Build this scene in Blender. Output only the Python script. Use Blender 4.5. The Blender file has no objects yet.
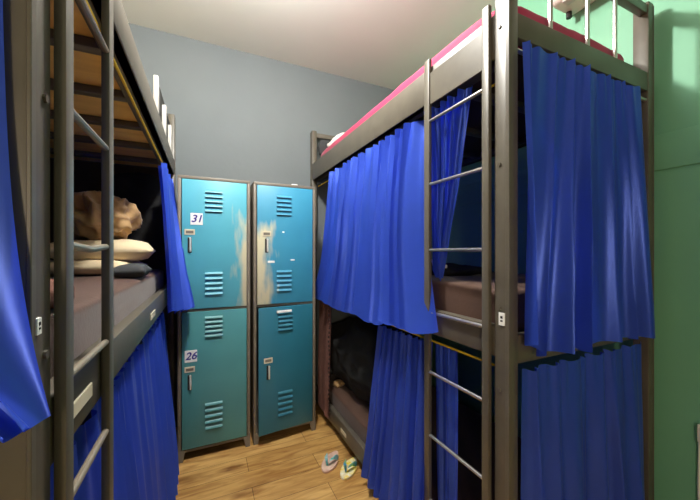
import bpy, bmesh, math, random
from mathutils import Vector, Matrix, noise
from math import sin, cos, pi, radians

C = bpy.context.scene.collection
random.seed(4)

# ------------------------------------------------------------------ materials
def srgb(r, g, b):
    f = lambda c: (c/255/12.92) if c/255 <= .04045 else ((c/255+.055)/1.055)**2.4
    return (f(r), f(g), f(b), 1)

def mat(name, col, rough=.6, metal=0, var=.12, scale=8, bump=0, bscale=60, spec=.5, sheen=0, col2=None, stretch=(1,1,1)):
    m = bpy.data.materials.new(name); m.use_nodes = True
    nt = m.node_tree; b = nt.nodes['Principled BSDF']
    b.inputs['Roughness'].default_value = rough
    b.inputs['Metallic'].default_value = metal
    b.inputs['Specular IOR Level'].default_value = spec
    if sheen:
        b.inputs['Sheen Weight'].default_value = sheen
        b.inputs['Sheen Roughness'].default_value = .4
    tc = nt.nodes.new('ShaderNodeTexCoord'); mp = nt.nodes.new('ShaderNodeMapping')
    mp.inputs['Scale'].default_value = stretch
    nt.links.new(tc.outputs['Object'], mp.inputs['Vector'])
    n = nt.nodes.new('ShaderNodeTexNoise'); n.inputs['Scale'].default_value = scale; n.inputs['Detail'].default_value = 5
    nt.links.new(mp.outputs['Vector'], n.inputs['Vector'])
    r = nt.nodes.new('ShaderNodeValToRGB')
    c = srgb(*col)
    d = srgb(*col2) if col2 else tuple(x*(1-var) for x in c[:3])+(1,)
    e = c if col2 else tuple(min(1, x*(1+var)) for x in c[:3])+(1,)
    r.color_ramp.elements[0].position = .35; r.color_ramp.elements[1].position = .65
    r.color_ramp.elements[0].color = d; r.color_ramp.elements[1].color = e
    nt.links.new(n.outputs['Fac'], r.inputs['Fac']); nt.links.new(r.outputs['Color'], b.inputs['Base Color'])
    if bump:
        n2 = nt.nodes.new('ShaderNodeTexNoise'); n2.inputs['Scale'].default_value = bscale; n2.inputs['Detail'].default_value = 4
        nt.links.new(mp.outputs['Vector'], n2.inputs['Vector'])
        bp = nt.nodes.new('ShaderNodeBump'); bp.inputs['Strength'].default_value = bump; bp.inputs['Distance'].default_value = .01
        nt.links.new(n2.outputs['Fac'], bp.inputs['Height']); nt.links.new(bp.outputs['Normal'], b.inputs['Normal'])
    return m

def floor_mat():
    m = bpy.data.materials.new('wood_laminate'); m.use_nodes = True
    nt = m.node_tree; N = nt.nodes.new; L = nt.links.new; b = nt.nodes['Principled BSDF']
    tc = N('ShaderNodeTexCoord')
    br = N('ShaderNodeTexBrick'); br.offset = .37
    br.inputs['Scale'].default_value = 1; br.inputs['Brick Width'].default_value = 1.1; br.inputs['Row Height'].default_value = .145
    br.inputs['Mortar Size'].default_value = .0016; br.inputs['Mortar Smooth'].default_value = .3; br.inputs['Bias'].default_value = 0
    br.inputs['Color1'].default_value = srgb(216, 174, 108); br.inputs['Color2'].default_value = srgb(196, 152, 88); br.inputs['Mortar'].default_value = srgb(96, 66, 34)
    mp0 = N('ShaderNodeMapping'); mp0.inputs['Location'].default_value = (.45, .018, 0)
    L(tc.outputs['Object'], mp0.inputs['Vector']); L(mp0.outputs['Vector'], br.inputs['Vector'])
    mp = N('ShaderNodeMapping'); mp.inputs['Scale'].default_value = (2.2, 14, 1); L(tc.outputs['Object'], mp.inputs['Vector'])
    n = N('ShaderNodeTexNoise'); n.inputs['Scale'].default_value = 1.6; n.inputs['Detail'].default_value = 8; n.inputs['Distortion'].default_value = 1.2
    L(mp.outputs['Vector'], n.inputs['Vector'])
    r = N('ShaderNodeValToRGB'); r.color_ramp.elements[0].position = .3; r.color_ramp.elements[1].position = .62
    r.color_ramp.elements[0].color = srgb(186, 158, 126); r.color_ramp.elements[1].color = (1, 1, 1, 1)
    L(n.outputs['Fac'], r.inputs['Fac'])
    mx = N('ShaderNodeMixRGB'); mx.blend_type = 'MULTIPLY'; mx.inputs['Fac'].default_value = .85
    L(br.outputs['Color'], mx.inputs['Color1']); L(r.outputs['Color'], mx.inputs['Color2'])
    # wood knots
    n3 = N('ShaderNodeTexNoise'); n3.inputs['Scale'].default_value = 2.2; n3.inputs['Detail'].default_value = 3
    mp3 = N('ShaderNodeMapping'); mp3.inputs['Scale'].default_value = (1.2, 3.4, 1); L(tc.outputs['Object'], mp3.inputs['Vector']); L(mp3.outputs['Vector'], n3.inputs['Vector'])
    r3 = N('ShaderNodeValToRGB'); r3.color_ramp.elements[0].position = .58; r3.color_ramp.elements[1].position = .72
    r3.color_ramp.elements[0].color = (1, 1, 1, 1); r3.color_ramp.elements[1].color = srgb(160, 130, 100)
    L(n3.outputs['Fac'], r3.inputs['Fac'])
    mx2 = N('ShaderNodeMixRGB'); mx2.blend_type = 'MULTIPLY'; mx2.inputs['Fac'].default_value = .9
    L(mx.outputs['Color'], mx2.inputs['Color1']); L(r3.outputs['Color'], mx2.inputs['Color2'])
    L(mx2.outputs['Color'], b.inputs['Base Color']); b.inputs['Roughness'].default_value = .38
    return m

def door_mat(name, col, side):
    """teal enamel with a cream patch where old tape tore the paint (side: +1 right edge, -1 left edge, 0 none)"""
    m = mat(name, col, rough=.42, var=.07, scale=3, spec=.5)
    if not side: return m
    nt = m.node_tree; N = nt.nodes.new; L = nt.links.new; b = nt.nodes['Principled BSDF']
    base = b.inputs['Base Color'].links[0].from_socket
    tc = N('ShaderNodeTexCoord'); sp = N('ShaderNodeSeparateXYZ'); L(tc.outputs['Object'], sp.inputs['Vector'])
    mp = N('ShaderNodeMapping'); mp.inputs['Scale'].default_value = (22, 1, 5); L(tc.outputs['Object'], mp.inputs['Vector'])
    n = N('ShaderNodeTexNoise'); n.inputs['Scale'].default_value = 1; n.inputs['Detail'].default_value = 6; L(mp.outputs['Vector'], n.inputs['Vector'])
    def math_(op, a, bb=None, clamp=False):
        k = N('ShaderNodeMath'); k.operation = op; k.use_clamp = clamp
        for i, v in enumerate((a, bb)):
            if v is None: continue
            if isinstance(v, (int, float)): k.inputs[i].default_value = v
            else: L(v, k.inputs[i])
        return k.outputs[0]
    x = sp.outputs['X']; z = sp.outputs['Z']
    # door object origin: bottom-left corner of the door
    if side > 0: inx = math_('MULTIPLY', math_('SUBTRACT', x, .30), 9)
    else: inx = math_('MULTIPLY', math_('SUBTRACT', .135, x), 9)
    top = math_('MULTIPLY', math_('SUBTRACT', .64 if side > 0 else .58, z), 6)
    mn = math_('MINIMUM', inx, math_('ADD', top, .1))
    if side > 0:   # narrows toward the top
        pass
    v = math_('ADD', mn, math_('MULTIPLY', math_('SUBTRACT', n.outputs['Fac'], .55), 2.2))
    v = math_('MULTIPLY', v, 1.3, True)
    mx = N('ShaderNodeMixRGB'); L(v, mx.inputs['Fac']); L(base, mx.inputs['Color1']); mx.inputs['Color2'].default_value = srgb(206, 200, 168)
    L(mx.outputs['Color'], b.inputs['Base Color'])
    return m

M = dict(
    wall_grey=mat('grey_wall_paint', (110, 117, 120), .7, var=.04, scale=2, bump=.08, bscale=30),
    wall_green=mat('mint_green_wall_paint', (122, 186, 150), .55, var=.04, scale=2, bump=.06, bscale=25),
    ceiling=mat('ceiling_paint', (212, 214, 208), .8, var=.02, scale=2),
    floor=floor_mat(),
    frame=mat('olive_grey_bed_paint', (92, 86, 75), .4, var=.08, scale=14, spec=.5),
    frame_light=mat('pale_grey_paint', (188, 186, 178), .45, var=.05, scale=14),
    dullrung=mat('dull_painted_steel', (150, 138, 120), .4, metal=.4, var=.05, scale=30),
    pull=mat('bright_handle_metal', (232, 230, 224), .3, metal=.3, var=.03),
    chrome=mat('brushed_steel', (200, 196, 190), .28, metal=.9, var=.05, scale=30),
    plywood=mat('bed_plywood', (250, 205, 126), .65, var=.1, scale=3, stretch=(1, 6, 1)),
    board_dark=mat('dark_bed_board', (70, 54, 42), .7, var=.1, scale=4),
    blue=mat('royal_blue_satin', (74, 112, 240), .36, var=.04, scale=5, sheen=.08, spec=.5, metal=.34),
    red=mat('crimson_sheet', (176, 40, 84), .75, var=.06, scale=6, sheen=.2),
    brown=mat('brown_sheet', (84, 58, 45), .8, var=.07, scale=6, sheen=.2, bump=.1, bscale=90),
    rust=mat('red_brown_cloth', (106, 62, 46), .85, var=.1, scale=7),
    tan=mat('tan_blanket', (188, 152, 104), .95, var=.2, scale=14, bump=.4, bscale=30, sheen=.3),
    cream=mat('cream_pillow', (220, 200, 164), .85, var=.06, scale=10, bump=.1, bscale=40),
    white=mat('white_cotton', (232, 228, 220), .85, var=.03, scale=10),
    charcoal=mat('charcoal_cloth', (58, 60, 62), .85, var=.12, scale=10),
    black=mat('black_cloth', (22, 22, 22), .9, var=.25, scale=9, bump=.3, bscale=20),
    yellow=mat('yellow_cord', (252, 206, 30), .6, var=.06, scale=40),
    pinkbrown=mat('dusty_brown_cloth', (150, 108, 96), .9, var=.1, scale=20, bump=.2, bscale=80),
    bead=mat('dark_edging', (60, 40, 36), .8),
    locker=mat('taupe_locker_paint', (118, 110, 98), .45, var=.08, scale=10),
    void=mat('locker_shadow_lining', (60, 56, 50), .8),
    plate=mat('white_plate', (240, 240, 236), .5, var=.02),
    ink=mat('indigo_ink', (46, 34, 132), .5, var=.02),
    creamplate=mat('cream_plastic', (214, 204, 176), .5, var=.04),
    aircon=mat('off_white_plastic', (206, 200, 188), .4, var=.03, scale=4),
    sole=mat('pink_foam_sole', (206, 166, 150), .8, col2=(222, 190, 170), scale=40),
    sole2=mat('yellow_patterned_sole', (240, 206, 40), .8, col2=(236, 232, 214), scale=45),
    strap=mat('teal_rubber_strap', (70, 190, 185), .5, col2=(196, 220, 230), scale=40),
    strap2=mat('blue_rubber_strap', (70, 160, 220), .5, col2=(150, 200, 90), scale=50),
    dark=mat('dark_fittings', (34, 32, 30), .6),
)
TEAL = {k: door_mat('teal_enamel_by_light_'+k, c, s) for k, (c, s) in dict(a=((84, 170, 190), 1), b=((78, 144, 148), 0), c=((60, 146, 180), -1), d=((42, 112, 134), 0)).items()}  # upper doors lighter, lower doors darker: light falloff put into the enamel colours

# ------------------------------------------------------------------ helpers
class MB:
    def __init__(s): s.bm = bmesh.new()
    def box(s, x0, x1, y0, y1, z0, z1, bev=.003, seg=2, rot=None, mi=0):
        t = bmesh.new(); bmesh.ops.create_cube(t, size=1)
        for v in t.verts:
            v.co = Vector(((x0+x1)/2+v.co.x*(x1-x0), (y0+y1)/2+v.co.y*(y1-y0), (z0+z1)/2+v.co.z*(z1-z0)))
        if bev:
            bev = min(bev, .45*min(x1-x0, y1-y0, z1-z0))
            bmesh.ops.bevel(t, geom=t.edges[:]+t.verts[:], offset=bev, segments=seg, affect='EDGES', profile=.5)
        if rot: bmesh.ops.transform(t, matrix=rot, verts=t.verts)
        s.merge(t, mi); return s
    def merge(s, t, mi=0):
        for f in t.faces: f.material_index = mi
        me = bpy.data.meshes.new('tmp'); t.to_mesh(me); t.free(); s.bm.from_mesh(me); bpy.data.meshes.remove(me)
    def tube(s, pts, r, seg=10, mi=0):
        t = bmesh.new(); pts = [Vector(p) for p in pts]; rings = []
        up = Vector((0, 0, 1))
        for i, p in enumerate(pts):
            d = (pts[min(i+1, len(pts)-1)]-pts[max(i-1, 0)]).normalized()
            a = d.cross(up if abs(d.z) < .95 else Vector((1, 0, 0))).normalized(); b = d.cross(a)
            rings.append([t.verts.new(p+a*r*cos(2*pi*k/seg)+b*r*sin(2*pi*k/seg)) for k in range(seg)])
        for q in range(len(rings)-1):
            for k in range(seg):
                t.faces.new((rings[q][k], rings[q][(k+1) % seg], rings[q+1][(k+1) % seg], rings[q+1][k]))
        t.faces.new(rings[0][::-1]); t.faces.new(rings[-1])
        bmesh.ops.recalc_face_normals(t, faces=t.faces)
        s.merge(t, mi); return s
    def build(s, name, m, parent=None, loc=None, smooth=True):
        me = bpy.data.meshes.new(name); s.bm.to_mesh(me); s.bm.free()
        for k in (m if isinstance(m, (list, tuple)) else [m]): me.materials.append(k)
        o = bpy.data.objects.new(name, me); C.objects.link(o)
        if smooth:
            for p in me.polygons: p.use_smooth = True
            try: me.set_sharp_from_angle(angle=radians(35))
            except Exception: pass
        if loc:
            me.transform(Matrix.Translation(-Vector(loc))); o.location = loc
        if parent:
            o.parent = parent
            if not loc or True:
                o.matrix_parent_inverse = Matrix.Translation(-parent_world(parent))
        return o

def parent_world(p):
    v = Vector((0, 0, 0))
    while p:
        v += p.location
        if p.parent: v += p.matrix_parent_inverse.translation
        p = p.parent
    return v

def tag(o, label, cat, group=None, kind=None):
    o['label'] = label; o['category'] = cat
    if group: o['group'] = group
    if kind: o['kind'] = kind
    return o
def thing(name, label, cat, loc, group=None):
    o = bpy.data.objects.new(name, None); C.objects.link(o); o.location = loc; o.empty_display_size = .1
    return tag(o, label, cat, group)
def struct(o):
    o['kind'] = 'structure'; return o

# ------------------------------------------------------------------ room shell
X0, X1, Y0, Y1, ZC = -1.22, 1.80, -1.7, 2.75, 3.0
struct(MB().box(X0-.1, X1+.1, Y0-.1, Y1+.1, -.1, 0, 0).build('floor', M['floor']))
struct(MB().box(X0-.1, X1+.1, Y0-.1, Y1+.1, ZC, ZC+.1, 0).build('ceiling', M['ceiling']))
struct(MB().box(X0-.1, X1+.1, Y1, Y1+.1, 0, ZC, 0).build('wall_back', M['wall_grey']))
struct(MB().box(X0-.1, X1+.1, Y0-.1, Y0, 0, ZC, 0).build('wall_front', M['wall_grey']))
struct(MB().box(X1, X1+.1, Y0, Y1, 0, ZC, 0).build('wall_right', M['wall_green']))
struct(MB().box(X0-.1, X0, Y0, Y1, 0, ZC, 0).build('wall_left', M['wall_grey']))
# raised plaster band running along the green wall
struct(MB().box(X1-.012, X1+.001, Y0, Y1, 1.695, 1.847, .003).build('trim_1', M['wall_green']))

# ------------------------------------------------------------------ bunks
def angle_post(mb, x, y, sx, sy, w, d, z0, z1, t=.004):
    """L-section upright; x,y is the outer corner, sx/sy point inward"""
    a = sorted((x, x+sx*w)); b = sorted((y, y+sy*t)); mb.box(*a, *b, z0, z1, .0015, 1)
    a = sorted((x, x+sx*t)); b = sorted((y, y+sy*d)); mb.box(*a, *b, z0, z1, .0015, 1)

def bunk(cfg):
    s = cfg['s']            # +1: bed extends to +X from its aisle side; -1: to -X
    xa, xw, ya, yb = cfg['xa'], cfg['xw'], cfg['ya'], cfg['yb']
    root = thing('bunk_bed', cfg['label'], 'bunk bed', (xa+s*.45, (ya+yb)/2, 0), 'steel triple bunk beds')
    T = lambda a, b: (min(a, b), max(a, b))
    F = M['frame']
    # posts
    for x, sx in ((xa, s), (xw, -s)):
        for y, sy in ((ya, 1), (yb, -1)):
            mb = MB()
            w, d = cfg['pw'], cfg['pd']
            # square tube post with a lapped angle edge and its punched holes' bolts
            mb.box(*T(x, x+sx*w), *T(y, y+sy*d), 0, cfg['ptop'][0 if sy > 0 else 1], .004)
            mb.box(*T(x-sx*.0015, x+sx*.004), *T(y-sy*.0015, y+sy*.012), 0.02, cfg['ptop'][0 if sy > 0 else 1]-.01, .001, 1)
            for zl in cfg['bolts']:
                ym = y+sy*d*.62
                mb.tube([(x-sx*.004, ym, zl), (x+sx*.004, ym, zl)], .006, 8)
            p = mb.build('post', F, root)
            if x == xa and sy > 0:
                zs = cfg['sticker']; kk = cfg.get('sc', 1); yy = ya+cfg['pd']*cfg.get('sk', .45)
                k = MB(); k.box(*T(x-s*.0035, x+s*.001), yy-.011*kk, yy+.011*kk, zs-.02*kk, zs+.02*kk, .0005, 1)
                k.box(*T(x-s*.0042, x), yy-.004*kk, yy+.004*kk, zs+.002*kk, zs+.010*kk, 0, mi=1)
                k.box(*T(x-s*.0042, x), yy-.004*kk, yy+.004*kk, zs-.008*kk, zs-.003*kk, 0, mi=1)
                st = k.build('sticker', [M['plate'], M['dark']], p); st['label'] = 'small white sticker'
    # rails
    th = .035
    for i, (zb, zt) in enumerate(cfg['levels']):
        for x, sx in ((xa, s), (xw, -s)):
            mb = MB(); mb.box(*T(x+sx*.001, x+sx*th), ya+cfg['pd']-.004, yb-cfg['pd']+.004, zb, zt, .004)
            mb.box(*T(x+sx*.002, x+sx*(th+.03)), ya+cfg['pd']-.004, yb-cfg['pd']+.004, zb, zb+.012, .002, 1)
            r = mb.build('side_rail', F, root)
            if x == xa and i in cfg['plates']:
                for (p0, p1) in cfg['plates'][i]:
                    zc = (zb+zt)/2-.005
                    k = MB().box(*T(x-s*.002, x+s*.003), p0, p1, zc-.013, zc+.013, .001, 1)
                    lp = k.build('label_plate', M['creamplate'], r); lp['label'] = 'cream label plate'
        e0, e1 = cfg['ends'][i]
        for y, sy in ((ya, 1), (yb, -1)):
            MB().box(*T(xa+s*(cfg['pw']-.004), xw-s*(cfg['pw']-.004)), *T(y+sy*.003, y+sy*.033), e0, e1, .004).build('end_rail', F, root)
        # slats and board
        for k in range(7):
            y = cfg['slat0']+k*.315
            if y > yb-.06: break
            MB().box(*T(xa+s*.03, xw-s*.03), y-.02, y+.02, zb+.012, zb+.04, .003).build('slat', F, root)
        MB().box(*T(xa+s*.04, xw-s*.04), ya+.045, yb-.045, zb+.041, zb+.052, .001, 1).build('bed_board', M['plywood'] if s < 0 else M['board_dark'], root)
    # top end frames
    for y, sy, zt in ((ya, 1, cfg['ptop'][0]), (yb, -1, cfg['ptop'][1])):
        g = MB().box(*T(xa+s*(cfg['pw']-.004), xw-s*(cfg['pw']-.004)), *T(y+sy*.004, y+sy*.034), zt-.05, zt-.01, .004).build('end_frame', F, root)
        for xx in cfg['bars']:
            MB().tube([(xx, y+sy*.019, cfg['ends'][2][1]-.004), (xx, y+sy*.019, zt-.045)], .0075, 10).build('guard_bar', M['chrome'], g)
    return root

# ---- right bunk
RX, RW, RY, RB = .857, 1.74, .685, 2.715
right = bunk(dict(s=1, xa=RX, xw=RW, ya=RY, yb=RB, pw=.042, pd=.055, ptop=(2.40, 2.41),
    label='olive grey steel triple bunk bed on the right beside the green wall',
    levels=[(.06, .165), (1.0, 1.10), (1.97, 2.115)], ends=[(.06, .14), (.985, 1.075), (2.02, 2.10)],
    bolts=(.12, .9, 1.16, 1.62, 2.06), sticker=1.127, plates={0: [(1.93, 2.02)]}, slat0=.98, bars=(1.085, 1.30, 1.485)))
MB().tube([(RX+.04, RY+.012, 1.985), (RW-.03, RY+.012, 1.985)], .007, 10).build('curtain_rod', M['chrome'], right)
# ---- left bunk
LX, LW, LY, LB = -.20, -1.16, .53, 2.665
left = bunk(dict(s=-1, xa=LX, xw=LW, ya=LY, yb=LB, pw=.042, pd=.06, ptop=(2.34, 2.335),
    label='olive grey steel triple bunk bed on the left with exposed plywood base',
    levels=[(.06, .165), (1.03, 1.13), (1.90, 2.005)], ends=[(.06, .14), (1.03, 1.12), (1.93, 2.005)],
    bolts=(.12, .95, 1.2, 1.55, 1.95), sticker=1.243, sk=.25, sc=.55, plates={1: [(.655, .765), (1.50, 1.62)]}, slat0=1.123-.315, bars=(-.45, -.68, -.91)))
# guard at the far end of the left top bunk
gd = MB().box(LX-.034, LX-.022, 1.99, 2.58, 2.0, 2.235, .003).build('guard_panel', M['dark'], left)
for y in (1.75, 2.08, 2.39):
    MB().box(LX-.0215, LX-.001, y-.014, y+.014, 2.0, 2.175, .003).build('guard_bar', M['frame_light'], gd)
# headboard panel in the middle bunk
MB().box(LW+.05, LX-.05, LB-.045, LB-.036, 1.12, 1.935, .002).build('headboard', M['board_dark'], left)

def ladder(root, xa, s, y0, y1, w0, w1, zt0, zt1, zs, bend=None):
    """rails stand flush in front of the bed side; s = bed direction"""
    xi, xo = xa-s*.0015, xa-s*.017
    a, b = min(xi, xo), max(xi, xo)
    mb = MB()
    for y, w, zt in ((y0, w0, zt0), (y1, w1, zt1)):
        mb.box(a, b, y, y+w, 0, zt, .003)
    if True:   # hook plates over the top rail
        mb.box(a+.006, b, y0+w0, y1, zt1-.19 if s > 0 else 1.93, zt1-.06 if s > 0 else 1.98, .001, 1)
    L = mb.build('ladder', M['frame'], root)
    for z in zs:
        xm = (a+b)/2
        pts = [(xm, y0+w0-.003, z), (xm, (y0+y1+w0)/2, z-(.006 if bend == z else 0)), (xm, y1+.003, z)]
        MB().tube(pts, .0065, 10).build('rung', M['chrome'] if s > 0 else M['dullrung'], L)
    return L
ladder(right, RX, 1, .748, 1.05, .029, .033, 2.15, 2.14, (1.882, 1.62, 1.348, 1.09, .843, .582, .315))
ladder(left, LX, -1, .59, .82, .03, .033, 2.2, 2.2, (1.765, 1.559, 1.351, 1.15, .962, .77, .57, .37), 1.351)

# ------------------------------------------------------------------ soft things
def cushion(name, cx, cy, cz, lx, ly, lz, m, rz=0, crump=.0, seed=0, p=3.2, seg=28, rx=0, ry=0):
    bm = bmesh.new(); bmesh.ops.create_cube(bm, size=2)
    bmesh.ops.subdivide_edges(bm, edges=bm.edges[:], cuts=seg//2, use_grid_fill=True)
    for v in bm.verts:
        x, y, z = v.co
        d = Vector((x, y, z)).normalized()
        q = (abs(d.x)**p+abs(d.y)**p+abs(d.z)**p)**(1/p)
        c = d/q
        thick = 1-.35*max(abs(c.x), abs(c.y))**3 if p < 6 else 1
        w = Vector((c.x*lx/2, c.y*ly/2, c.z*lz/2*thick))
        if name in ('pillow', 'folded_sheet'):      # sewn corners, plump middle
            pinch = 1-.06*(1-abs(y)**2) if abs(x) > .9 else 1
            w = Vector((x*lx/2*(1-.07*(1-y*y)*abs(x)**3), y*ly/2*(1-.07*(1-x*x)*abs(y)**3), z*lz/2*max(.1, ((1-x**4)*(1-y**4))**.5)))
        if crump:
            nv = noise.noise(w*9+Vector((seed, 0, 0)))+.6*abs(noise.noise(w*26+Vector((0, seed, 0))))
            if name == 'blanket': nv = 1.1*(1-2.2*abs(noise.noise(w*11+Vector((seed, 2, 0)))))+.7*(.5-abs(noise.noise(w*23+Vector((1, seed, 3)))))-.5
            w += d*nv*crump
        v.co = w
    bmesh.ops.transform(bm, matrix=Matrix.Rotation(rz, 4, 'Z') @ Matrix.Rotation(rx, 4, 'X') @ Matrix.Rotation(ry, 4, 'Y'), verts=bm.verts)
    lowest = min(v.co.z for v in bm.verts)
    for v in bm.verts: v.co += Vector((cx, cy, cz-lowest))
    mb = MB(); mb.bm.free(); mb.bm = bm
    o = mb.build(name, m, None, (cx, cy, cz), smooth=False)
    for q in o.data.polygons: q.use_smooth = True
    return o

def mattress(label, x0, x1, y0, y1, z0, z1, m, group='bunk mattresses'):
    o = cushion('mattress', (x0+x1)/2, (y0+y1)/2, z0, x1-x0, y1-y0, z1-z0, m, p=14, crump=.004, seg=36)
    return tag(o, label, 'mattress', group)
mattress('mattress in a crimson sheet on the right top bunk', RX+.042, RW-.045, RY+.05, RB-.05, 2.022, 2.195, M['red'])
mattress('brown-sheeted mattress on the right middle bunk behind the ladder', RX+.05, RW-.05, RY+.06, RB-.06, 1.052, 1.215, M['brown'])
mattress('grey-brown mattress on the right bottom bunk above the flip-flops', RX+.05, RW-.05, RY+.06, RB-.06, .112, .255, M['brown'])
mattress('mattress on the left top bunk with a thin pink edge over the rail', LW+.05, LX-.04, LY+.05, LB-.05, 1.952, 2.022, M['cream'])
mattress('brown-sheeted mattress on the left middle bunk under the tan blanket', LW+.05, LX-.05, LY+.07, LB-.06, 1.082, 1.222, M['brown'])

tag(cushion('blanket', -.50, 2.06, 1.375, .27, .28, .20, M['tan'], .3, .055, 3, 2.3, seg=56), 'crumpled tan blanket piled on the cream pillow in the left bunk', 'blanket')
tag(cushion('pillow', -.47, 2.02, 1.283, .44, .36, .105, M['cream'], .1, .012, 8, 3), 'cream pillow with folded edge under the tan blanket', 'pillow')
tag(cushion('folded_sheet', -.52, 1.98, 1.222, .42, .34, .07, M['cream'], -.1, .014, 5, 4), 'off-white folded sheet beneath the cream pillow on the brown mattress', 'sheet')
tag(cushion('pillow', -.305, 1.72, 1.222, .13, .20, .06, M['charcoal'], .0, .006, 2, 3), 'small charcoal pillow in front of the cream pillow in the left bunk', 'pillow')
tag(cushion('folded_blanket', -.345, .80, 1.217, .17, .24, .055, M['rust'], .05, .012, 6, 4.5), 'red-brown folded cloth at the near end of the left middle mattress', 'blanket')
tag(cushion('jacket', -.42, 2.55, 1.30, .40, .10, .55, M['black'], 0, .03, 11, 4), 'black jacket propped at the head of the left middle bunk', 'jacket')

tag(cushion('pillow', 1.12, 2.50, 2.192, .26, .22, .15, M['white'], .2, .012, 4, 3), 'white pillow on the crimson sheet at the far end of the right top bunk', 'pillow')
tag(cushion('pillow', .975, 2.645, 2.19, .14, .045, .14, M['charcoal'], 0, .004, 9, 5), 'dark grey shape standing in for the shade at the far headboard of the right top bunk', 'pillow')  # added dark block in place of the shade by the headboard
tag(cushion('bag', 1.17, 2.12, .25, .46, .85, .52, M['black'], .1, .05, 7, 4.5), 'black bag, oversized to fill the darkness at the far end of the right bottom bunk', 'bag')  # bag enlarged so its black body supplies the darkness of this corner
tag(cushion('rag', .99, 2.36, .248, .09, .08, .05, M['tan'], .4, .015, 17, 2.6), 'small tan cloth on the grey-brown mattress beside the black bag', 'cloth')
tag(cushion('jacket', 1.20, 1.38, 1.21, .34, .46, .06, M['black'], -.1, .012, 13, 3), 'black folded jacket on the mattress of the right middle bunk', 'jacket')
cb = MB(); cb.tube([(1.04+.012*sin(i*.8), 1.32-.014*i, 1.285+.03*cos(i*.28)-.006*i) for i in range(9)], .005, 8)
cb.box(1.02, 1.06, 1.185, 1.23, 1.262, 1.279, .004)
tag(cb.build('charger_cable', M['white'], None, (1.04, 1.25, 1.26)), 'short white charger cable on the black jacket', 'cable')

lm = [o for o in bpy.data.objects if o.name.startswith('mattress') and o['label'].startswith('mattress on the left top')][0]
MB().box(LX-.052, LX-.038, LY+.09, LB-.1, 2.0, 2.022, .004).build('piping', M['red'], lm)['label'] = 'pink piped edge'

# ------------------------------------------------------------------ curtains
def curtain(label, top, bot, out, n, at, ab, seed, m=None, name='curtain', hem=.012, group='royal blue bunk curtains', nu=170, nv=44, belly=0, bendf=None, mesh_only=False, tilt=.38, flare=1):
    """top/bot: lists of 3D points along the heading and the hem; out: horizontal outward normal"""
    def along(pts, u):
        f = u*(len(pts)-1); i = min(int(f), len(pts)-2); t = f-i
        return Vector(pts[i]).lerp(Vector(pts[i+1]), t)
    rnd = random.Random(seed); ph = [rnd.uniform(0, 6.28) for _ in range(6)]
    out = Vector(out).normalized(); bm = bmesh.new(); rows = []
    for j in range(nv+1):
        v = j/nv; row = []
        for i in range(nu+1):
            u = i/nu
            uw = u+.022*sin(2*pi*u*2.3+ph[0])+.012*sin(2*pi*u*5.1+ph[1])+.006*v*sin(2*pi*u*3+ph[2])
            e = v**.9
            p = along(top, u).lerp(along(bot, u), v**flare); p.z = along(top, u).z*(1-v)+along(bot, u).z*v
            d = (along(bot, min(1, u+.02)).lerp(along(top, min(1, u+.02)), 1-v)-along(bot, max(0, u-.02)).lerp(along(top, max(0, u-.02)), 1-v))
            d.z = 0; d.normalize()
            a = at*(1-e)+ab*e
            lvl = .78+.22*sin(2*pi*u*1.7+ph[3])
            th = 2*pi*n*uw+.5*v*sin(2*pi*u*1.3+ph[4])
            w = sin(th)+.28*sin(2*th+ph[5])
            # finer gathering near the cord dies out downward
            g = (1-v)**5*.5*sin(2.9*th+ph[1])
            w2 = w*lvl+g
            nz = noise.noise(Vector((u*6+seed, v*2.5, seed*.7)))
            p = p+out*(a*w2+belly*sin(pi*v)+.010*v*nz)+d*(a*tilt*cos(th)*lvl)
            p.z += hem*v*(.5*sin(th+.7)+nz) - .004*(1-v)*(1+sin(2*pi*n*2*uw))
            row.append(bm.verts.new(p))
        rows.append(row)
    for j in range(nv):
        for i in range(nu):
            bm.faces.new((rows[j][i], rows[j][i+1], rows[j+1][i+1], rows[j+1][i]))
    bmesh.ops.solidify(bm, geom=bm.faces[:], thickness=.0014)
    bmesh.ops.recalc_face_normals(bm, faces=bm.faces)
    mb = MB(); mb.bm.free(); mb.bm = bm
    c = along(top, .5)
    o = mb.build(name, m or M['blue'], None, tuple(c))
    for p in o.data.polygons: p.use_smooth = True
    return tag(o, label, 'curtain', group)

zc = 1.948
# right side, aisle face, upper
curtain('wide bright blue curtain hanging from the right top bunk left of the ladder',
        [(.878, 2.24, zc), (.878, 1.13, zc)], [(.812, 2.44, .965), (.800, 1.9, .967), (.785, 1.45, .985), (.772, .98, 1.045)],
        (-1, 0, 0), 11, .024, .044, 3, belly=.03, hem=.03, flare=3)
curtain('narrow blue curtain bunched behind the top of the right ladder, swept sideways',
        [(.874, 1.115, zc), (.874, .865, zc)], [(.925, 1.12, 1.245), (.915, 1.055, 1.235)],
        (-1, 0, 0), 5, .016, .010, 5, belly=-.01, hem=.03)
# right side, aisle face, lower
curtain('shiny blue curtain over the right bottom bunk left of the ladder',
        [(.885, 1.535, .935), (.885, 1.10, .95)], [(.825, 1.62, .05), (.825, 1.075, .05)],
        (-1, 0, 0), 8, .016, .026, 8)
curtain('dull blue curtain behind the lower part of the right ladder',
        [(.905, 1.09, .95), (.905, .955, .95)], [(.90, 1.06, .19), (.90, .95, .19)],
        (-1, 0, 0), 2, .006, .010, 12)
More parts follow.
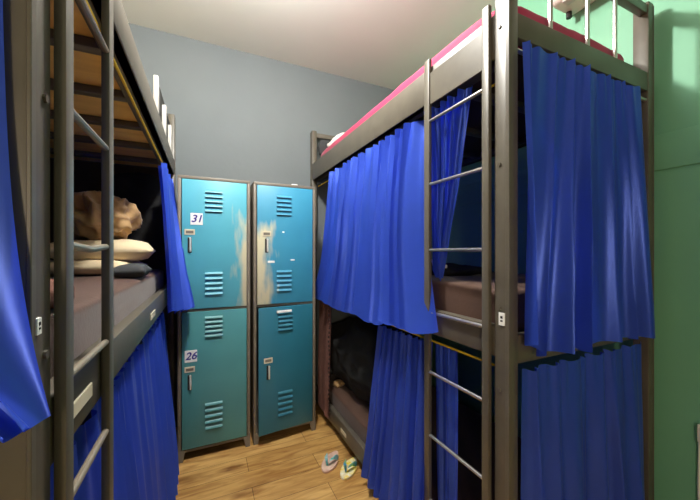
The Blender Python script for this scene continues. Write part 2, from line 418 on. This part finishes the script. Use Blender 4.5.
# right side, foot end
curtain('large blue curtain across the near end of the right middle bunk',
        [(.896, .668, 2.0), (1.59, .672, 2.0)], [(.898, .66, 1.06), (.95, .645, 1.02), (1.15, .64, 1.015), (1.45, .655, 1.01), (1.64, .66, 1.0)],
        (0, -1, 0), 6.5, .010, .036, 21, hem=.008)
curtain('dark blue curtain across the near end of the right bottom bunk',
        [(.896, .668, .975), (1.62, .672, .975)], [(.898, .65, .06), (1.66, .655, .06)],
        (0, -1, 0), 6, .010, .030, 33, hem=.008)
# left side
curtain('blue curtain drawn to the far end of the left middle bunk beside the lockers',
        [(-.210, 1.90, 1.818), (-.210, 2.58, 1.818)], [(-.178, 1.93, 1.03), (-.12, 2.05, 1.0), (-.05, 2.17, 1.0)],
        (1, 0, 0), 5, .018, .018, 44, belly=.0)
curtain('blue curtain closed across the left bottom bunk behind the ladder',
        [(-.235, .625, .98), (-.235, 2.28, .98)], [(-.165, .64, .05), (-.155, 2.2, .05)],
        (1, 0, 0), 15, .010, .024, 51, nu=220)
curtain('blue curtain at the near end of the left middle bunk lifting over its post',
        [(-1.05, .512, 1.92), (-.222, .512, 1.92)], [(-1.05, .49, 1.13), (-.3, .45, 1.13), (-.205, .455, 1.135), (-.166, .475, 1.15)],
        (0, -1, 0), 8, .006, .012, 60, hem=.008, flare=4)
curtain('dark blue curtain at the near end of the left bottom bunk',
        [(-1.05, .512, 1.02), (-.26, .512, 1.02)], [(-1.05, .50, .06), (-.25, .50, .06)],
        (0, -1, 0), 8, .006, .012, 66, hem=.008)
# brown cloth at the far end of the lower right bunk
br = curtain('dusty brown cloth with beaded edge hanging by the far post of the right bunk',
        [(.868, 2.50, .97), (.868, 2.23, .97)], [(.842, 2.47, .10), (.842, 2.22, .08)],
        (-1, 0, 0), 3, .005, .008, 71, m=M['pinkbrown'], name='hanging_cloth', group=None, hem=.004)
br['category'] = 'cloth'
bd = MB()
for k in range(26):
    z = .11+k*.033; bd.tube([(.842+.004*sin(k), 2.212, z-.007), (.842+.004*sin(k), 2.212, z+.007)], .005, 6)
bd.build('beaded_edge', M['bead'], br)['label'] = 'dark beaded edge'

def cord(root, label, a, b, sag=.006):
    a, b = Vector(a), Vector(b)
    pts = [a.lerp(b, i/16)-Vector((0, 0, sag*sin(pi*i/16))) for i in range(17)]
    o = MB().tube(pts, .0042, 8).build('curtain_cord', M['yellow'], root); o['label'] = label; return o
cord(right, 'yellow cord strung under the right top rail', (.912, RY+.058, zc-.028), (.912, RB-.058, zc-.028), .001)
cord(right, 'yellow cord strung under the right middle rail', (.897, RY+.05, .955), (.897, RB-.05, .955), .001)
cord(left, 'yellow cord strung under the left top rail', (-.2062, LY+.062, 1.816), (-.2062, LB-.062, 1.816), .003)

# ------------------------------------------------------------------ lockers
def text_mesh(body, size):
    cu = bpy.data.curves.new('digits', 'FONT'); cu.body = body; cu.size = size; cu.shear = .25; cu.offset = .0012; cu.extrude = .0006
    cu.align_x = 'CENTER'; cu.align_y = 'CENTER'
    o = bpy.data.objects.new('digits', cu); C.objects.link(o)
    dg = bpy.context.evaluated_depsgraph_get(); dg.update()
    me = bpy.data.meshes.new_from_object(o.evaluated_get(dg))
    bpy.data.objects.remove(o); bpy.data.curves.remove(cu)
    return me

def locker(label, x0, x1, mats, nums, ajar):
    yf, yb, zt = 2.27, 2.72, 1.83
    root = thing('locker', label, 'locker', ((x0+x1)/2, (yf+yb)/2, 0), 'two-door steel lockers')
    st = .02; b = MB()
    # carcass: sides, back, top, shelf, base, tapered feet
    b.box(x0, x0+st, yf, yb, 0, zt, .003); b.box(x1-st, x1, yf, yb, 0, zt, .003)
    b.box(x0+.002, x1-.002, yb-.006, yb, .07, zt-.005, .001, 1)
    b.box(x0, x1, yf-.001, yb, zt-.02, zt, .003)
    b.box(x0+.004, x1-.004, yf+.004, yb-.002, .955, .972, .002, 1)
    b.box(x0+.004, x1-.004, yf+.006, yb-.002, .055, .072, .002, 1)
    for xx, sx in ((x0, 1), (x1, -1)):
        t = bmesh.new()
        v = [t.verts.new(p) for p in ((xx, yf-.001, 0), (xx+sx*.03, yf-.001, 0), (xx+sx*.045, yf-.001, .075), (xx, yf-.001, .075))]
        w = [t.verts.new(q.co+Vector((0, .012, 0))) for q in v]
        t.faces.new(v); t.faces.new(w[::-1])
        for k in range(4): t.faces.new((v[k], v[(k+1) % 4], w[(k+1) % 4], w[k]))
        bmesh.ops.recalc_face_normals(t, faces=t.faces); b.merge(t)
    b.build('body', M['locker'], root)
    for k, (z0, z1) in enumerate(((.972, 1.808), (.078, .953))):
        w = (x1-x0)-2*st-.008; h = z1-z0; dx0 = x0+st+.004
        d = MB(); d.box(0, w, -.003, .015, 0, h, .003)
        zv = ((h-.075, h-.2), (h*.27, h*.11)) if k == 0 else ((h-.045, h-.165), (h*.30, h*.125))
        vents = []
        for za, zb in zv:
            for q in range(5):
                z = za+(zb-za)*q/4
                t = bmesh.new()
                # half-round pressed louvre opening downward
                prof = [(0, .012), (-.003, .0105), (-.0085, .004), (-.011, -.003), (-.009, -.0045), (0, -.0045)]
                L = [t.verts.new((.135, -.003+p[0], z+p[1])) for p in prof]; R = [t.verts.new((.24, -.003+p[0], z+p[1])) for p in prof]
                for i in range(5): t.faces.new((L[i], L[i+1], R[i+1], R[i]))
                t.faces.new(L[::-1]); t.faces.new(R); bmesh.ops.recalc_face_normals(t, faces=t.faces)
                d.merge(t)
                d.box(.137, .238, -.0042, -.0028, z-.0075, z-.0045, 0, mi=1)
        ang = ajar if k == 1 else 0
        door = d.build('door', [mats[k], M['dark']], None)
        door.parent = root
        # hinge on the right edge
        piv = Vector((dx0+w, yf-.001, z0))
        R_ = Matrix.Rotation(ang, 4, 'Z')
        mw = Matrix.Translation(piv) @ R_ @ Matrix.Translation(Vector((-w, 0, 0)))
        door.matrix_parent_inverse = Matrix.Translation(-root.location)
        door.matrix_basis = mw
        def sub(mbx, name, mm):
            o = mbx.build(name, mm, None); o.parent = door; return o
        zh = 1.468-z0 if k == 0 else .588-z0
        hd = MB(); cx = .045 if nums else .065
        hd.box(cx-.03, cx+.03, -.0065, -.003, zh-.018, zh+.018, .001, 1); hd.box(cx-.022, cx+.022, -.0072, -.004, zh-.009, zh+.009, .0005, 1, mi=1)
        sub(hd, 'card_holder', [M['creamplate'], M['locker']])
        hn = MB(); hn.box(cx-.012, cx+.012, -.006, -.003, zh-.132, zh-.034, .001, 1, mi=1); hn.box(cx-.001, cx+.010, -.017, -.005, zh-.128, zh-.036, .004, 2)
        hn.tube([(cx+.004, -.018, zh-.04), (cx+.004, -.004, zh-.04)], .006, 10)
        sub(hn, 'handle', [M['pull'], M['dark']])
        if nums:
            zn = 1.553-z0 if k == 0 else .672-z0; xn = .085 if k == 0 else .052
            pm = MB(); pm.box(xn-.036, xn+.036, -.0055, -.003, zn-.038, zn+.038, .001, 1)
            me = text_mesh(nums[k], .066); me.transform(Matrix.Translation((xn, -.0062, zn)) @ Matrix.Rotation(pi/2, 4, 'X'))
            t = bmesh.new(); t.from_mesh(me); pm.merge(t, 1); bpy.data.meshes.remove(me)
            pl = sub(pm, 'number_plate', [M['plate'], M['ink']]); pl['label'] = 'white plate numbered '+nums[k]
        else:
            if k == 0: bits = [(.072, .12, -.0045, -.0025, h-.545, h-.53, .0005), (.235, .265, -.0045, -.0025, h-.53, h-.521, .0005), (.175, .19, -.0045, -.0025, h-.33, h-.32, .0005)]
            else: bits = [(.125, .235, -.0125, -.0028, h-.043, h-.026, .002)]
            for q in bits:
                sub(MB().box(*q, 1), 'tape', M['plate'])['label'] = 'torn white tape'
    return root
locker('teal locker with doors numbered 31 and 26, left of the pair', -.158, .284, (TEAL['a'], TEAL['b']), ('31', '26'), 0)
locker('blue-teal locker without numbers, its lower door ajar, beside the right bunk', .306, .756, (TEAL['c'], TEAL['d']), None, radians(7))
# small white tag lying on the locker top edge is part of the shelf clutter
tag(MB().box(.575, .62, 2.275, 2.31, 1.83, 1.838, .002, 1).build('paper_tag', M['plate'], None, (.6, 2.29, 1.83)), 'small white paper tag on the top of the unnumbered locker', 'tag')

# ------------------------------------------------------------------ flip-flops
def flip_flop(label, toe, heel, sole_m, strap_m, z=0, tilt=0):
    toe, heel = Vector(toe), Vector(heel); d = (toe-heel); Ln = d.length; ang = math.atan2(d.y, d.x)
    mid = (toe+heel)/2
    root = thing('flip_flop', label, 'flip-flop', (mid.x, mid.y, z), 'pair of patterned flip-flops')
    bm = bmesh.new(); n = 40; ring = []
    for k in range(n):
        a = 2*pi*k/n; x = cos(a)*Ln/2
        wd = Ln*.19*(1+.22*cos(a)-.14*cos(2*a+.2))
        ring.append((x, sin(a)*wd))
    hts = [(0, .96), (.004, 1), (.013, 1), (.017, .95)]
    R = [[bm.verts.new((x*s, y*s, h)) for x, y in ring] for h, s in hts]
    for q in range(3):
        for k in range(n): bm.faces.new((R[q][k], R[q][(k+1) % n], R[q+1][(k+1) % n], R[q+1][k]))
    bm.faces.new(R[0][::-1]); bm.faces.new(R[-1])
    T = Matrix.Rotation(ang, 4, 'Z')
    mb = MB(); mb.merge(bm); o = mb.build('sole', sole_m, None); o.data.transform(T); o.parent = root
    st = MB()
    for sg in (-1, 1):
        P = [Vector((Ln*.26, 0, .016)), Vector((Ln*.2, sg*Ln*.05, .045)), Vector((Ln*.05, sg*Ln*.14, .05)), Vector((-Ln*.08, sg*Ln*.185, .03)), Vector((-Ln*.13, sg*Ln*.18, .012))]
        for a in range(4):
            for q in range(3):
                pass
        # flat strap swept along the path
        t = bmesh.new(); rows = []
        for i in range(25):
            f = i/24*4; j = min(int(f), 3); p = P[j].lerp(P[j+1], f-j)
            wv = Vector((Ln*(.03+.07*sin(pi*i/24)), 0, -.002))
            rows.append((t.verts.new(p+wv), t.verts.new(p-wv)))
        for i in range(24): t.faces.new((rows[i][0], rows[i+1][0], rows[i+1][1], rows[i][1]))
        bmesh.ops.solidify(t, geom=t.faces[:], thickness=.004); bmesh.ops.recalc_face_normals(t, faces=t.faces)
        st.merge(t)
    o2 = st.build('strap', strap_m, None); o2.data.transform(T); o2.parent = root
    return root
flip_flop('pink-soled flip-flop with teal strap on the wood floor', (.655, 1.80), (.80, 1.955), M['sole'], M['strap'])
flip_flop('yellow patterned flip-flop half under the right bottom bunk', (.735, 1.70), (.885, 1.845), M['sole2'], M['strap2'])

# ------------------------------------------------------------------ air conditioner, socket
ac = thing('air_conditioner', 'off-white wall air conditioner above the right bunk guard bars', 'air conditioner', (1.72, .7, 2.60))
b = MB(); b.box(1.61, 1.8, .3, 1.06, 2.6, 2.87, .03, 5); b.build('body', M['aircon'], ac)
MB().box(1.63, 1.68, .36, 1.0, 2.592, 2.604, .004).build('louvre', M['frame_light'], ac)
MB().tube([(1.74, 1.03, 2.602), (1.74, 1.03, 2.57)], .013, 10).build('drain_stub', M['dark'], ac)
sk = thing('wall_socket', 'white wall socket low on the green wall at the right edge', 'socket', (1.80, .54, .62))
MB().box(1.78, 1.80, .50, .567, .585, .655, .002, 2).build('cover', M['plate'], sk)
MB().tube([(1.79, .562, .588), (1.792, .565, .4), (1.792, .562, .2), (1.792, .565, .01)], .005, 8).build('cable', M['plate'], sk)

# ------------------------------------------------------------------ lights, world, camera
def lamp(name, loc, e, col, r):
    l = bpy.data.lights.new(name, 'POINT'); l.energy = e; l.color = col; l.shadow_soft_size = r
    o = bpy.data.objects.new(name, l); C.objects.link(o); o.location = loc; return o
lamp('hanging_bulb', (.24, 1.27, 2.80), 50, (1, .97, .92), .06)
lamp('rear_fill_lamp', (-.6, -1.5, 1.5), 23, (1, .80, .55), .12)  # unseen warm fill added behind the camera, set to rake the end curtains
w = bpy.data.worlds.new('world'); bpy.context.scene.world = w; w.use_nodes = True
w.node_tree.nodes['Background'].inputs[0].default_value = (.5, .55, .6, 1); w.node_tree.nodes['Background'].inputs[1].default_value = .1

cam = bpy.data.cameras.new('camera'); co = bpy.data.objects.new('camera', cam); C.objects.link(co)
co.location = (0, 0, 1.34); co.rotation_euler = (radians(90), 0, -radians(24.65))
cam.sensor_width = 36; cam.lens = 316/700*36; cam.shift_y = 2/700; cam.clip_start = .02
sc = bpy.context.scene; sc.camera = co
sc.view_settings.view_transform = 'Standard'; sc.view_settings.look = 'None'; sc.view_settings.gamma = 1
sc.view_settings.exposure = 1.3
try: sc.view_settings.use_curve_mapping = False
except Exception: pass
sc.cycles.max_bounces = 8
